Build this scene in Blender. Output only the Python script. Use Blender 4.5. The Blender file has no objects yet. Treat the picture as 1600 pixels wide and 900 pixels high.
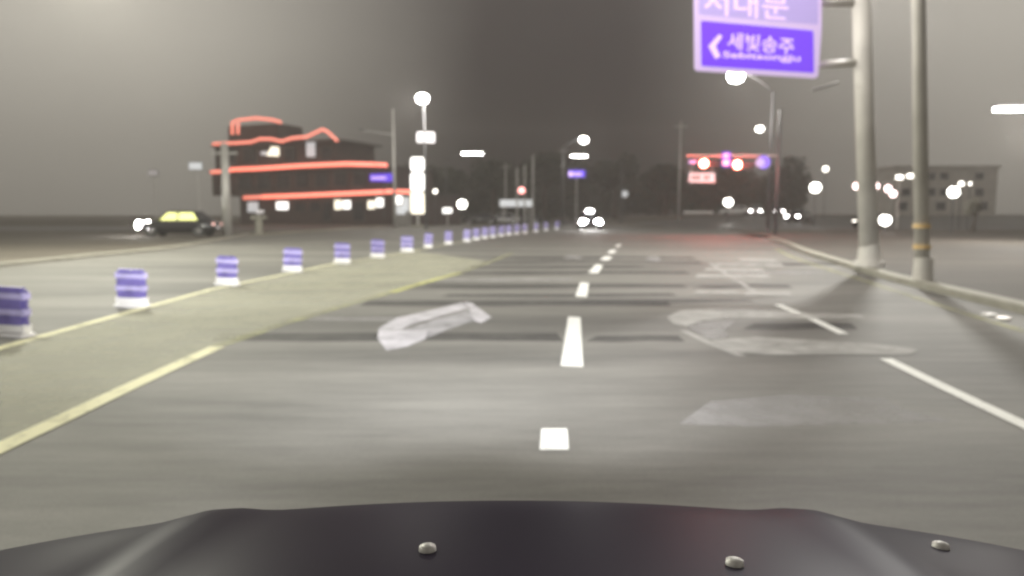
import bpy, bmesh, math, random
from mathutils import Vector, Matrix
random.seed(7)
scene = bpy.context.scene
COL = scene.collection
PI = math.pi
R = math.radians

# ---------------------------------------------------------------- camera
FPX = 1100.0                       # focal length in photo pixels (1600 wide)
PITCH = math.atan(115 / FPX)       # horizon at y = 335
EYE = Vector((0, 0, 1.3))
cam_d = bpy.data.cameras.new('camera'); cam = bpy.data.objects.new('camera', cam_d); COL.objects.link(cam)
cam_d.sensor_width = 36; cam_d.lens = FPX / 1600 * 36
cam_d.clip_start = 0.05; cam_d.clip_end = 3000
cam.location = EYE; cam.rotation_euler = (PI / 2 - PITCH, 0, 0)
cam_d.dof.use_dof = True; cam_d.dof.focus_distance = 0.8; cam_d.dof.aperture_fstop = 4.3
scene.camera = cam
scene.cycles.use_denoising = True
scene.cycles.volume_bounces = 1
scene.cycles.max_bounces = 6
scene.cycles.volume_step_rate = 1.0
scene.cycles.filter_width = 2.2
scene.cycles.sample_clamp_indirect = 6

# ---------------------------------------------------------------- sky, exposure
w = bpy.data.worlds.new('World'); scene.world = w; w.use_nodes = True
nt = w.node_tree; nt.nodes.clear()
out = nt.nodes.new('ShaderNodeOutputWorld'); bg = nt.nodes.new('ShaderNodeBackground')
tc = nt.nodes.new('ShaderNodeTexCoord'); sp = nt.nodes.new('ShaderNodeSeparateXYZ')
rp = nt.nodes.new('ShaderNodeValToRGB')
rp.color_ramp.elements[0].position = 0.08; rp.color_ramp.elements[0].color = (0.008, 0.005, 0.007, 1)
rp.color_ramp.elements[1].position = 0.45; rp.color_ramp.elements[1].color = (0.115, 0.102, 0.096, 1)
nt.links.new(tc.outputs['Generated'], sp.inputs[0]); nt.links.new(sp.outputs['Z'], rp.inputs[0])
# lens glare painted into the sky: darkest straight ahead, lighter towards both sides
sq = nt.nodes.new('ShaderNodeMath'); sq.operation = 'SUBTRACT'; sq.inputs[1].default_value = .06
ab = nt.nodes.new('ShaderNodeMath'); ab.operation = 'ABSOLUTE'
mr = nt.nodes.new('ShaderNodeMapRange'); mr.interpolation_type = 'SMOOTHSTEP'; mr.inputs['From Min'].default_value = .05; mr.inputs['From Max'].default_value = .54
ns = nt.nodes.new('ShaderNodeTexNoise'); ns.inputs['Scale'].default_value = 2.2; ns.inputs['Detail'].default_value = 4; nt.links.new(tc.outputs['Generated'], ns.inputs[0])
nm = nt.nodes.new('ShaderNodeMath'); nm.operation = 'MULTIPLY_ADD'; nm.inputs[1].default_value = .22; nm.inputs[2].default_value = -.11
ad = nt.nodes.new('ShaderNodeMath'); ad.operation = 'ADD'; ad.use_clamp = True
gl = nt.nodes.new('ShaderNodeVectorMath'); gl.operation = 'SCALE'; gl.inputs[0].default_value = (.46, .435, .375)
sm = nt.nodes.new('ShaderNodeVectorMath'); sm.operation = 'ADD'
nt.links.new(sp.outputs['X'], sq.inputs[0]); nt.links.new(sq.outputs[0], ab.inputs[0]); nt.links.new(ab.outputs[0], mr.inputs['Value'])
nt.links.new(ns.outputs['Fac'], nm.inputs[0]); nt.links.new(mr.outputs[0], ad.inputs[0]); nt.links.new(nm.outputs[0], ad.inputs[1])
zr = nt.nodes.new('ShaderNodeMapRange'); zr.inputs['From Min'].default_value = -.02; zr.inputs['From Max'].default_value = .22; zr.inputs['To Min'].default_value = .48; zr.inputs['To Max'].default_value = 1.05
zm = nt.nodes.new('ShaderNodeMath'); zm.operation = 'MULTIPLY'; nt.links.new(sp.outputs['Z'], zr.inputs['Value']); nt.links.new(ad.outputs[0], zm.inputs[0]); nt.links.new(zr.outputs[0], zm.inputs[1])
nt.links.new(zm.outputs[0], gl.inputs['Scale']); nt.links.new(gl.outputs[0], sm.inputs[0]); nt.links.new(rp.outputs[0], sm.inputs[1])
nt.links.new(sm.outputs[0], bg.inputs[0]); nt.links.new(bg.outputs[0], out.inputs[0])
bg.inputs[1].default_value = 0.8
scene.view_settings.view_transform = 'Standard'; scene.view_settings.look = 'None'
scene.view_settings.exposure = 0; scene.view_settings.gamma = 1

LAMP_W = 0.52   # multiplies every lamp

# ---------------------------------------------------------------- pixel -> world
_c, _s = math.cos(PITCH), math.sin(PITCH)
def ray(px, py):
    a, b = (px - 800) / FPX, (py - 450) / FPX
    return Vector((a, _c - b * _s, -_s - b * _c))
def at(px, py, Y):
    d = ray(px, py); return EYE + d * (Y / d.y)
def gnd(px, py, z=0.0):
    d = ray(px, py); return EYE + d * ((z - EYE.z) / d.z)
def sstep(t):
    t = max(0, min(1, t)); return t * t * (3 - 2 * t)
def gz(x, y):      # the land rises a little towards the far right
    return 1.15 * sstep((y - 62) / 40) * sstep((x - 14) / 14)

# ---------------------------------------------------------------- materials
def nodes_of(name):
    m = bpy.data.materials.new(name); m.use_nodes = True
    return m, m.node_tree, m.node_tree.nodes['Principled BSDF']
def mat(name, col, rough=0.6, metal=0.0, var=0.12, scale=6.0, bump=0.05, coat=0.0):
    m, t, b = nodes_of(name)
    n = t.nodes.new('ShaderNodeTexNoise'); n.inputs['Scale'].default_value = scale; n.inputs['Detail'].default_value = 6
    c = t.nodes.new('ShaderNodeTexCoord'); t.links.new(c.outputs['Object'], n.inputs[0])
    r = t.nodes.new('ShaderNodeValToRGB')
    r.color_ramp.elements[0].position = 0.3; r.color_ramp.elements[1].position = 0.7
    r.color_ramp.elements[0].color = tuple(v * (1 - var) for v in col) + (1,)
    r.color_ramp.elements[1].color = tuple(min(1, v * (1 + var)) for v in col) + (1,)
    t.links.new(n.outputs['Fac'], r.inputs[0]); t.links.new(r.outputs[0], b.inputs['Base Color'])
    b.inputs['Roughness'].default_value = rough; b.inputs['Metallic'].default_value = metal
    b.inputs['Coat Weight'].default_value = coat
    if bump:
        bp = t.nodes.new('ShaderNodeBump'); bp.inputs['Strength'].default_value = bump
        t.links.new(n.outputs['Fac'], bp.inputs['Height']); t.links.new(bp.outputs[0], b.inputs['Normal'])
    return m
def emit(name, col, strength):
    m, t, b = nodes_of(name)
    b.inputs['Base Color'].default_value = ((0.6, 0.6, 0.6, 1) if strength > 1.05 else tuple(v * .6 for v in col) + (1,))
    b.inputs['Emission Color'].default_value = tuple(col) + (1,)
    b.inputs['Emission Strength'].default_value = strength
    b.inputs['Roughness'].default_value = 0.3
    return m
def asphalt(name, col, patch=0.25, rough=0.55):
    m, t, b = nodes_of(name)
    c = t.nodes.new('ShaderNodeTexCoord')
    fine = t.nodes.new('ShaderNodeTexNoise'); fine.inputs['Scale'].default_value = 60; fine.inputs['Detail'].default_value = 4
    big = t.nodes.new('ShaderNodeTexNoise'); big.inputs['Scale'].default_value = 0.35; big.inputs['Detail'].default_value = 5
    mp = t.nodes.new('ShaderNodeMapping'); mp.inputs['Scale'].default_value = (0.3, 1.9, 1)
    t.links.new(c.outputs['Object'], mp.inputs[0]); t.links.new(mp.outputs[0], big.inputs[0]); t.links.new(c.outputs['Object'], fine.inputs[0])
    r1 = t.nodes.new('ShaderNodeValToRGB'); r1.color_ramp.elements[0].position = .35; r1.color_ramp.elements[1].position = .65
    r1.color_ramp.elements[0].color = tuple(v * (1 - patch) for v in col) + (1,)
    r1.color_ramp.elements[1].color = tuple(v * (1 + patch) for v in col) + (1,)
    r2 = t.nodes.new('ShaderNodeMapRange'); r2.inputs['To Min'].default_value = .75; r2.inputs['To Max'].default_value = 1.25
    mid = t.nodes.new('ShaderNodeTexNoise'); mid.inputs['Scale'].default_value = 3.5; mid.inputs['Detail'].default_value = 7; mid.inputs['Roughness'].default_value = .7
    t.links.new(mp.outputs[0], mid.inputs[0])
    mm = t.nodes.new('ShaderNodeMath'); mm.operation = 'MULTIPLY_ADD'; mm.inputs[1].default_value = .45
    ms = t.nodes.new('ShaderNodeMath'); ms.operation = 'SUBTRACT'; ms.inputs[1].default_value = .225
    t.links.new(mid.outputs['Fac'], mm.inputs[0]); t.links.new(big.outputs['Fac'], ms.inputs[0]); t.links.new(ms.outputs[0], mm.inputs[2])
    t.links.new(mm.outputs[0], r1.inputs[0]); t.links.new(fine.outputs['Fac'], r2.inputs['Value'])
    mx = t.nodes.new('ShaderNodeVectorMath'); mx.operation = 'SCALE'
    t.links.new(r1.outputs[0], mx.inputs[0]); t.links.new(r2.outputs[0], mx.inputs['Scale']); t.links.new(mx.outputs[0], b.inputs['Base Color'])
    bp = t.nodes.new('ShaderNodeBump'); bp.inputs['Strength'].default_value = .25; bp.inputs['Distance'].default_value = .01
    t.links.new(fine.outputs['Fac'], bp.inputs['Height']); t.links.new(bp.outputs[0], b.inputs['Normal'])
    b.inputs['Roughness'].default_value = rough
    return m
def paint(name, col, cover, rough=0.8, scale=5.0, soft=0.12, most=1.0):
    """road paint worn through to the asphalt: noise decides where the sheet is missing"""
    m, t, b = nodes_of(name)
    c = t.nodes.new('ShaderNodeTexCoord')
    n = t.nodes.new('ShaderNodeTexNoise'); n.inputs['Scale'].default_value = scale; n.inputs['Detail'].default_value = 8; n.inputs['Roughness'].default_value = .7
    t.links.new(c.outputs['Object'], n.inputs[0])
    r = t.nodes.new('ShaderNodeMapRange'); th = 0.5 + (0.5 - cover) * 0.45
    r.inputs['From Min'].default_value = th - soft; r.inputs['From Max'].default_value = th + soft
    r.inputs['To Max'].default_value = most
    t.links.new(n.outputs['Fac'], r.inputs['Value'])
    b.inputs['Base Color'].default_value = tuple(col) + (1,); b.inputs['Roughness'].default_value = rough
    t.links.new(r.outputs[0], b.inputs['Alpha'])
    return m

M = {}
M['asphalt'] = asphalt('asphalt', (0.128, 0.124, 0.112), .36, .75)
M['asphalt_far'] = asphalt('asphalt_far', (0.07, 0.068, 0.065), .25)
M['dark_band'] = paint('dark_strip', (0.048, 0.045, 0.044), .52, .8, 1.1, .5)  # patchy dark tone for the strips across the lanes
M['verge'] = asphalt('verge_soil', (0.085, 0.074, 0.058), .3, .9)
M['pave'] = asphalt('pavement_blocks', (0.060, 0.053, 0.043), .25, .85)
M['kerb'] = mat('kerb_concrete', (0.26, 0.25, 0.21), .8, scale=3)
M['white_paint'] = paint('white_road_paint', (0.75, 0.75, 0.72), .93, scale=9)
M['worn_white'] = paint('worn_white_paint', (0.50, 0.49, 0.47), .55, scale=2.2, soft=.45)
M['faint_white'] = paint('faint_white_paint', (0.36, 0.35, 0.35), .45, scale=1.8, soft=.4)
M['yellow_paint'] = paint('yellow_road_paint', (0.60, 0.60, 0.22), .62, scale=3, soft=.25)
M['cream_paint'] = paint('cream_road_paint', (0.66, 0.64, 0.42), .85, scale=5)
M['zone'] = paint('yellow_zone_sheet', (0.50, 0.495, 0.37), .80, scale=.7, soft=.5, most=.64)
M['steel'] = mat('galvanised_steel', (0.42, 0.41, 0.39), .5, .3, scale=2)
M['dark_steel'] = mat('dark_steel', (0.09, 0.09, 0.095), .5, .3)
M['pole_pale'] = mat('pale_painted_steel', (0.56, 0.54, 0.50), .6, 0, scale=1.5)
M['pole_dim'] = mat('dull_painted_steel', (0.52, 0.50, 0.46), .7, 0, scale=1.5)
M['housing'] = mat('black_housing', (0.02, 0.02, 0.022), .4)
M['violet'] = mat('violet_plastic', (0.17, 0.14, 0.40), .4, var=.3)
M['lavender_band'] = mat('lavender_band', (0.52, 0.48, 0.78), .35, var=.2)
M['white_band'] = mat('white_band', (0.88, 0.87, 0.86), .3)
M['rubber'] = mat('rubber', (0.03, 0.03, 0.03), .8)
M['sign_violet'] = emit('violet_sign_face', (0.21, 0.07, 0.95), .62)  # glow added to the sign faces so they stand out bright
M['sign_border'] = emit('lavender_border_glow', (0.80, 0.62, 1.0), .42)
M['sign_text'] = emit('lilac_lettering_glow', (0.85, 0.62, 1.0), .75)
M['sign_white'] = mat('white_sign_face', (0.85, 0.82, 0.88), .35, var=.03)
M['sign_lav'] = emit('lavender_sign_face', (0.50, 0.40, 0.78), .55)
M['wall_dark'] = mat('dark_plaster_wall', (0.07, 0.05, 0.048), .85, scale=1)
M['wall_grey'] = mat('grey_plaster_wall', (0.20, 0.19, 0.18), .85, scale=1)
M['wall_pale'] = mat('pale_rendered_wall', (0.44, 0.42, 0.39), .85, scale=1)
M['roof'] = mat('dark_roof_tiles', (0.07, 0.06, 0.06), .7)
M['win_dark'] = mat('dark_window_glass', (0.03, 0.03, 0.035), .12, bump=0)
M['neon'] = emit('red_neon', (1.0, 0.19, 0.115), 2.0)
M['neon_pale'] = emit('pale_red_neon', (1.0, 0.21, 0.13), 1.3)
M['lit_white'] = emit('lit_white', (1.0, 0.97, 0.92), 2.2)
M['lit_dim'] = emit('lit_dim_white', (0.80, 0.82, 0.84), .55)
M['lit_cream'] = emit('lit_cream', (1.0, 0.92, 0.72), 1.6)
M['lit_blue'] = emit('lit_blue_sign', (0.16, 0.07, 0.95), .8)
M['lit_lilac'] = emit('lit_lilac', (0.85, 0.60, 1.0), 1.0)
M['lamp'] = emit('lamp_lens', (1.0, 0.97, 0.93), 40)
M['lamp_soft'] = emit('lamp_lens_soft', (1.0, 0.96, 0.88), 12)
M['lamp_small'] = emit('lamp_lens_small', (1.0, 0.94, 0.84), 5)
M['red_lens'] = emit('red_signal_lens', (1.0, 0.22, 0.14), 22)
M['red_core'] = emit('red_signal_core', (1.0, 0.75, 0.72), 6)
M['red_small'] = emit('small_red_lens', (1.0, 0.35, 0.32), 3)
M['head'] = emit('headlight_lens', (1.0, 0.98, 0.97), 160)
M['head_far'] = emit('far_headlight_lens', (1.0, 0.97, 0.95), 40)
M['tail'] = emit('taillight_lens', (1.0, 0.45, 0.38), 1.6)
M['lit_yellow'] = emit('yellow_lit_window', (0.80, 0.82, 0.10), 1.5)
M['car_dark'] = mat('dark_car_paint', (0.018, 0.018, 0.022), .25, .2, coat=.6, bump=0)
M['car_hood'] = mat('bluish_black_car_paint', (0.018, 0.014, 0.024), .5, .0, coat=.24, bump=0, scale=3)
M['car_silver'] = mat('silver_car_paint', (0.40, 0.40, 0.41), .3, .5, coat=.5, bump=0)
M['car_white'] = mat('white_car_paint', (0.7, 0.7, 0.7), .3, 0, coat=.5, bump=0)
M['chrome'] = mat('chrome', (0.6, 0.6, 0.62), .2, .9, bump=0)
M['orange_band'] = mat('orange_reflective_band', (0.62, 0.44, 0.2), .4)
M['car_hood'].node_tree.nodes['Principled BSDF'].inputs['Coat Roughness'].default_value = .42
M['car_hood'].node_tree.nodes['Principled BSDF'].inputs['Specular IOR Level'].default_value = .0
M['leaf'] = mat('dark_leaves', (0.028, 0.034, 0.02), .7, var=.5, scale=.4)
M['bark'] = mat('bark', (0.06, 0.045, 0.035), .9)
M['brick'] = mat('brown_cladding', (0.10, 0.075, 0.06), .8)

# ---------------------------------------------------------------- geometry builder
class G:
    def __init__(s): s.v = []; s.f = []; s.smooth = False
    def add(s, vs, fs):
        o = len(s.v); s.v += [tuple(v) for v in vs]; s.f += [tuple(i + o for i in f) for f in fs]; return s
    def box(s, c, d, rz=0, bev=0):
        hx, hy, hz = d[0] / 2, d[1] / 2, d[2] / 2
        m = Matrix.Translation(c) @ Matrix.Rotation(rz, 4, 'Z')
        if bev <= 0:
            vs = [m @ Vector((x * hx, y * hy, z * hz)) for x in (-1, 1) for y in (-1, 1) for z in (-1, 1)]
            return s.add(vs, [(0, 1, 3, 2), (4, 6, 7, 5), (0, 4, 5, 1), (2, 3, 7, 6), (0, 2, 6, 4), (1, 5, 7, 3)])
        b = bmesh.new(); bmesh.ops.create_cube(b, size=1)
        for q in b.verts: q.co = Vector((q.co.x * d[0], q.co.y * d[1], q.co.z * d[2]))
        bmesh.ops.bevel(b, geom=b.edges[:], offset=bev, segments=2, affect='EDGES')
        b.verts.index_update()
        s.add([m @ q.co for q in b.verts], [[q.index for q in f.verts] for f in b.faces]); b.free(); return s
    def cyl(s, p0, p1, r0, r1=None, n=12, caps=True):
        r1 = r0 if r1 is None else r1
        p0, p1 = Vector(p0), Vector(p1); d = (p1 - p0)
        q = d.to_track_quat('Z', 'Y').to_matrix()
        vs = []
        for p, r in ((p0, r0), (p1, r1)):
            for k in range(n):
                a = 2 * PI * k / n; vs.append(p + q @ Vector((r * math.cos(a), r * math.sin(a), 0)))
        fs = [(k, (k + 1) % n, n + (k + 1) % n, n + k) for k in range(n)]
        if caps: fs += [tuple(range(n))[::-1], tuple(range(n, 2 * n))]
        return s.add(vs, fs)
    def tube(s, pts, r, n=8):
        pts = [Vector(p) for p in pts]; vs = []
        for i, p in enumerate(pts):
            d = (pts[min(i + 1, len(pts) - 1)] - pts[max(i - 1, 0)]).normalized()
            q = d.to_track_quat('Z', 'Y').to_matrix()
            for k in range(n):
                a = 2 * PI * k / n; vs.append(p + q @ Vector((r * math.cos(a), r * math.sin(a), 0)))
        fs = []
        for i in range(len(pts) - 1):
            for k in range(n):
                fs.append((i * n + k, i * n + (k + 1) % n, (i + 1) * n + (k + 1) % n, (i + 1) * n + k))
        fs += [tuple(range(n))[::-1], tuple(range((len(pts) - 1) * n, len(pts) * n))]
        return s.add(vs, fs)
    def ell(s, c, r, n=14, m=8):
        c = Vector(c); vs = [c + Vector((0, 0, r[2]))]
        for j in range(1, m):
            t = PI * j / m
            for k in range(n):
                a = 2 * PI * k / n
                vs.append(c + Vector((r[0] * math.sin(t) * math.cos(a), r[1] * math.sin(t) * math.sin(a), r[2] * math.cos(t))))
        vs.append(c - Vector((0, 0, r[2]))); L = len(vs) - 1; fs = []
        for k in range(n):
            fs.append((0, 1 + k, 1 + (k + 1) % n)); o = 1 + (m - 2) * n
            fs.append((L, o + (k + 1) % n, o + k))
        for j in range(m - 2):
            for k in range(n):
                a = 1 + j * n; fs.append((a + k, a + n + k, a + n + (k + 1) % n, a + (k + 1) % n))
        return s.add(vs, fs)
    def poly(s, pts): return s.add(pts, [tuple(range(len(pts)))])
    def extrude(s, pts, off):
        n = len(pts); off = Vector(off)
        vs = [Vector(p) for p in pts] + [Vector(p) + off for p in pts]
        return s.add(vs, [tuple(range(n))[::-1], tuple(range(n, 2 * n))] + [(k, (k + 1) % n, n + (k + 1) % n, n + k) for k in range(n)])
    def build(s, name, m, parent=None, smooth=None, **kw):
        me = bpy.data.meshes.new(name); me.from_pydata(s.v, [], s.f); me.validate()
        b = bmesh.new(); b.from_mesh(me); bmesh.ops.recalc_face_normals(b, faces=b.faces[:]); b.to_mesh(me); b.free()
        me.materials.append(M[m] if isinstance(m, str) else m)
        if smooth or (smooth is None and s.smooth):
            for p in me.polygons: p.use_smooth = True
        o = bpy.data.objects.new(name, me); COL.objects.link(o)
        if parent: o.parent = parent
        for k, v in kw.items(): o[k] = v
        return o
def thing(name, label, cat, loc=(0, 0, 0), rz=0, group=None):
    o = bpy.data.objects.new(name, None); COL.objects.link(o); o.empty_display_size = .2
    o.location = loc; o.rotation_euler = (0, 0, rz); o['label'] = label; o['category'] = cat
    if group: o['group'] = group
    return o
def dup(root, loc, rz=None, label=None, scale=None):
    def cp(o, p):
        c = o.copy(); COL.objects.link(c)
        if p: c.parent = p
        for ch in [x for x in KIDS.get(o.name, [])]: KIDS.setdefault(c.name, []).append(cp(ch, c))
        return c
    r = cp(root, None); r.location = loc
    if rz is not None: r.rotation_euler = (0, 0, rz)
    if scale: r.scale = scale
    if label: r['label'] = label
    return r
KIDS = {}
def index_kids():
    KIDS.clear()
    for o in list(COL.objects):
        if o.parent: KIDS.setdefault(o.parent.name, []).append(o)
def lamp(name, parent, loc, watts, col=(1, .95, .88), radius=.15, spot=None, rot=None, blend=.6):
    d = bpy.data.lights.new(name, 'SPOT' if spot else 'POINT'); d.energy = watts * LAMP_W; d.color = col; d.shadow_soft_size = radius
    if spot: d.spot_size = spot; d.spot_blend = blend
    o = bpy.data.objects.new(name, d); COL.objects.link(o); o.location = loc
    if rot: o.rotation_euler = rot
    o.parent = parent
    return o
def sheet_strip(name, pix, width, z, m, parent, kind='structure', dense=1):
    """a painted strip of real width whose centre line follows ground points"""
    pts = [gnd(x, y) for x, y in pix]
    return strip3(name, pts, width, z, m, parent)
def resample(pts, step):
    out_ = [pts[0]]
    for a, b in zip(pts, pts[1:]):
        n = max(1, int((b - a).length / step))
        out_ += [a.lerp(b, (k + 1) / n) for k in range(n)]
    return out_
def smoothline(pts, n=8):
    res = []
    for i in range(len(pts) - 1):
        p0, p1, p2, p3 = pts[max(i - 1, 0)], pts[i], pts[i + 1], pts[min(i + 2, len(pts) - 1)]
        for k in range(n):
            t = k / n
            res.append(0.5 * ((2 * p1) + (p2 - p0) * t + (2 * p0 - 5 * p1 + 4 * p2 - p3) * t * t + (3 * p1 - p0 - 3 * p2 + p3) * t ** 3))
    res.append(pts[-1]); return res
def strip3(name, pts, width, z, m, parent=None):
    g = G(); vs = []
    for i, p in enumerate(pts):
        d = (pts[min(i + 1, len(pts) - 1)] - pts[max(i - 1, 0)]); d.z = 0; d.normalize()
        nrm = Vector((-d.y, d.x, 0)) * width / 2
        for sgn in (1, -1):
            q = p + nrm * sgn; q.z = gz(q.x, q.y) + z; vs.append(q)
    g.add(vs, [(2 * i, 2 * i + 1, 2 * i + 3, 2 * i + 2) for i in range(len(pts) - 1)])
    return g.build(name, m, parent)

# ================================================================ THE LAND
def grid(name, xs, ys, z, m, keep=None):
    g = G(); idx = {}
    for j, y in enumerate(ys):
        for i, x in enumerate(xs): idx[i, j] = len(g.v); g.v.append((x, y, gz(x, y) + z))
    for j in range(len(ys) - 1):
        for i in range(len(xs) - 1):
            g.f.append((idx[i, j], idx[i + 1, j], idx[i + 1, j + 1], idx[i, j + 1]))
    return g.build(name, m, None, smooth=True)
XS = [-600, -300, -150] + list(range(-120, 121, 4)) + [150, 300, 600]
YS = [-60] + list(range(-20, 201, 4)) + [260, 400, 800]
ground = grid('ground', XS, YS, 0, 'verge'); ground['kind'] = 'structure'

# main road with its junction: one sheet
left_edge = [Vector((-12.9, -20, 0)), Vector((-12.8, 10, 0)), gnd(0, 418), gnd(150, 402), gnd(280, 388), gnd(355, 374), gnd(392, 367), gnd(480, 360), gnd(600, 352.5)]
right_edge_pix = [(1200, 374), (1222, 381), (1250, 394), (1290, 408), (1340, 424), (1400, 442), (1500, 467), (1600, 492)]
right_edge = [gnd(x, y) for x, y in right_edge_pix] + [Vector((6.0, 5, 0)), Vector((5.4, 0, 0)), Vector((4.6, -20, 0))]
far_edge = [gnd(950, 352), gnd(1040, 354), gnd(1100, 357.5), gnd(1150, 362), gnd(1180, 367)]
outline = [p for p in left_edge] + far_edge + right_edge
g = G(); g.poly([(p.x, p.y, .004) for p in outline])
road = g.build('road', 'asphalt'); road['kind'] = 'structure'
# cross road to the right (climbs) and to the left, and the road ahead
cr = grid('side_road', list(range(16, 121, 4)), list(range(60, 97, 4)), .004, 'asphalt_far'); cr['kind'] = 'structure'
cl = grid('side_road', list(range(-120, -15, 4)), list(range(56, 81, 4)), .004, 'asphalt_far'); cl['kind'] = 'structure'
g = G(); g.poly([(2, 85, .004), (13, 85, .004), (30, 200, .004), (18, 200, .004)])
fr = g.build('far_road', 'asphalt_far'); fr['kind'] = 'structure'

# kerbs: individual kerb stones along both edges are small; each run is one kerb with real section
def kerb(name, pts, width, h, m='kerb'):
    pts = smoothline(pts, 6); g = G(); vs = []
    for i, p in enumerate(pts):
        d = (pts[min(i + 1, len(pts) - 1)] - pts[max(i - 1, 0)]); d.z = 0; d.normalize()
        nrm = Vector((-d.y, d.x, 0))
        for o, z in ((0, -.02), (0, h - .02), (.02, h), (width, h), (width, -.02)):
            q = p + nrm * o; vs.append((q.x, q.y, gz(q.x, q.y) + z))
    n = 5
    for i in range(len(pts) - 1):
        for k in range(n - 1): g.f.append((i * n + k, i * n + k + 1, (i + 1) * n + k + 1, (i + 1) * n + k))
    g.v = vs
    g.f += [tuple(range(n)), tuple(range((len(pts) - 1) * n, len(pts) * n))]
    o = g.build(name, m); o['kind'] = 'structure'; return o
kerb('kerb', left_edge[:7], .28, .10)
kerb('kerb', right_edge, .22, .13)          # walks towards the camera: its left is the pavement side
# pavement on the right, 13 cm up, behind the kerb
pv = [(p.x + .22, p.y - .02) for p in right_edge]
g = G(); g.poly([(x, y, .126) for x, y in pv] + [(60, -20, .126), (60, 46, .126), (gnd(1200, 374).x + 1, 46, .126)])
pavement = g.build('pavement', 'pave'); pavement['kind'] = 'structure'

# ---------------------------------------------------------------- markings (children of the road)
sheet_strip('edge_line', [(-260, 612), (-60, 562), (0, 545), (100, 517), (200, 489), (330, 453), (450, 428), (530, 411)], .13, .010, 'cream_paint', road)
sheet_strip('edge_line', [(530, 411), (590, 402.5), (650, 391.5), (700, 382), (760, 372), (830, 362), (868, 358)], .10, .010, 'cream_paint', road)
sheet_strip('centre_line', [(-200, 800), (0, 702), (100, 655), (200, 607), (280, 570), (340, 543)], .15, .010, 'cream_paint', road)
M['yellow_faint'] = paint('faint_yellow_road_paint', (0.50, 0.50, 0.26), .25, scale=2, soft=.3)
sheet_strip('centre_line', [(340, 543), (430, 511), (520, 484), (610, 458)], .15, .010, 'yellow_faint', road)
sheet_strip('centre_line', [(610, 458), (660, 443), (718, 427)], .16, .010, 'yellow_paint', road)
sheet_strip('centre_line', [(718, 427), (760, 412), (800, 396)], .14, .010, 'yellow_faint', road)
# patchy yellowish sheet between the posts and the centre line
za = [(0, 548), (200, 491), (330, 455), (450, 430), (530, 413), (590, 404), (650, 393)]
zb = [(760, 408), (715, 426), (610, 456), (520, 481), (430, 508), (340, 540), (200, 603), (100, 651), (0, 698)]
g = G(); pts = [gnd(x, y, 0) for x, y in za + zb]; g.poly([(p.x, p.y, .007) for p in pts]); g.build('yellow_zone', 'zone', road)
# white dashes of the lane line, width from the photo
def quad(name, pix, z, m, parent=road):
    pts = [gnd(x, y) for x, y in pix]; g = G(); g.poly([(p.x, p.y, z) for p in pts]); return g.build(name, m, parent)
for q in ([(843, 705), (889, 705), (886, 672), (846, 672)], [(876, 573), (911, 575), (907, 497), (888, 496)], [(899, 464), (917, 465), (920, 443), (907, 442)],
          [(919, 427), (935, 427), (942, 415), (931, 414)], [(937, 407), (951, 407), (957, 402), (945, 401)], [(948, 396), (959, 396), (964, 391.5), (955, 391)],
          [(960, 386), (968, 386), (972, 382), (965, 382)]):
    quad('lane_dash', q, .010, 'white_paint')
for a, wd in (([(1720, 722), (1590, 661), (1480, 609), (1384, 562)], .115), ([(1318, 523), (1268, 499), (1215, 477)], .11), ([(1182, 458), (1150, 438), (1108, 411)], .10),
              ([(1066, 517), (1110, 538), (1160, 558)], .09)):
    sheet_strip('lane_dash', a, wd, .010, 'white_paint' if wd > .1 else 'worn_white', road)
# right edge line (yellowish) along the gutter
sheet_strip('edge_line', [(1700, 547), (1600, 519), (1540, 501), (1480, 482), (1400, 456), (1330, 433), (1270, 414), (1232, 400), (1212, 389)], .13, .012, 'yellow_faint', road)
sheet_strip('edge_line', [(960, 353), (1040, 355), (1100, 358.5), (1150, 363), (1180, 368), (1205, 376)], .5, .012, 'worn_white', road)
sheet_strip('edge_line', [(392, 368), (440, 364.5), (500, 360), (560, 356), (600, 353.5)], .35, .012, 'cream_paint', road)
# worn turn arrow of our lane
M['arrow'] = paint('worn_arrow_paint', (0.72, 0.70, 0.76), .70, scale=3.2, soft=.45)
M['arrow_thin'] = paint('thin_arrow_paint', (0.55, 0.54, 0.58), .45, scale=2.5, soft=.5)
quad('arrow_shaft', [(592, 514), (620, 498), (668, 487), (722, 474), (732, 482), (680, 497), (640, 509), (628, 516)], .010, 'arrow')
quad('arrow_head', [(724, 473), (738, 475), (768, 497), (752, 506), (738, 501), (733, 482)], .010, 'arrow')
quad('arrow_tail', [(592, 514.5), (628, 517), (668, 516), (666, 530), (636, 543), (604, 549), (590, 530)], .010, 'arrow')
quad('arrow_worn_fill', [(628, 517.5), (682, 500), (732, 484), (741, 502), (700, 516), (669, 529), (667, 517)], .010, 'arrow_thin')
# worn turn arrow of the right lane
quad('arrow_head', [(1042, 497), (1062, 487), (1110, 484), (1200, 487), (1262, 491), (1345, 493), (1352, 499), (1240, 500), (1150, 498), (1100, 502), (1072, 512), (1052, 508)], .014, 'worn_white')
quad('arrow_shaft', [(1110, 534), (1180, 528), (1270, 534), (1370, 540), (1436, 548), (1420, 556), (1290, 556), (1200, 557), (1150, 552)], .014, 'worn_white')
quad('arrow_worn_fill', [(1074, 513), (1102, 504), (1150, 503), (1130, 520), (1140, 529), (1108, 533)], .014, 'faint_white')
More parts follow.
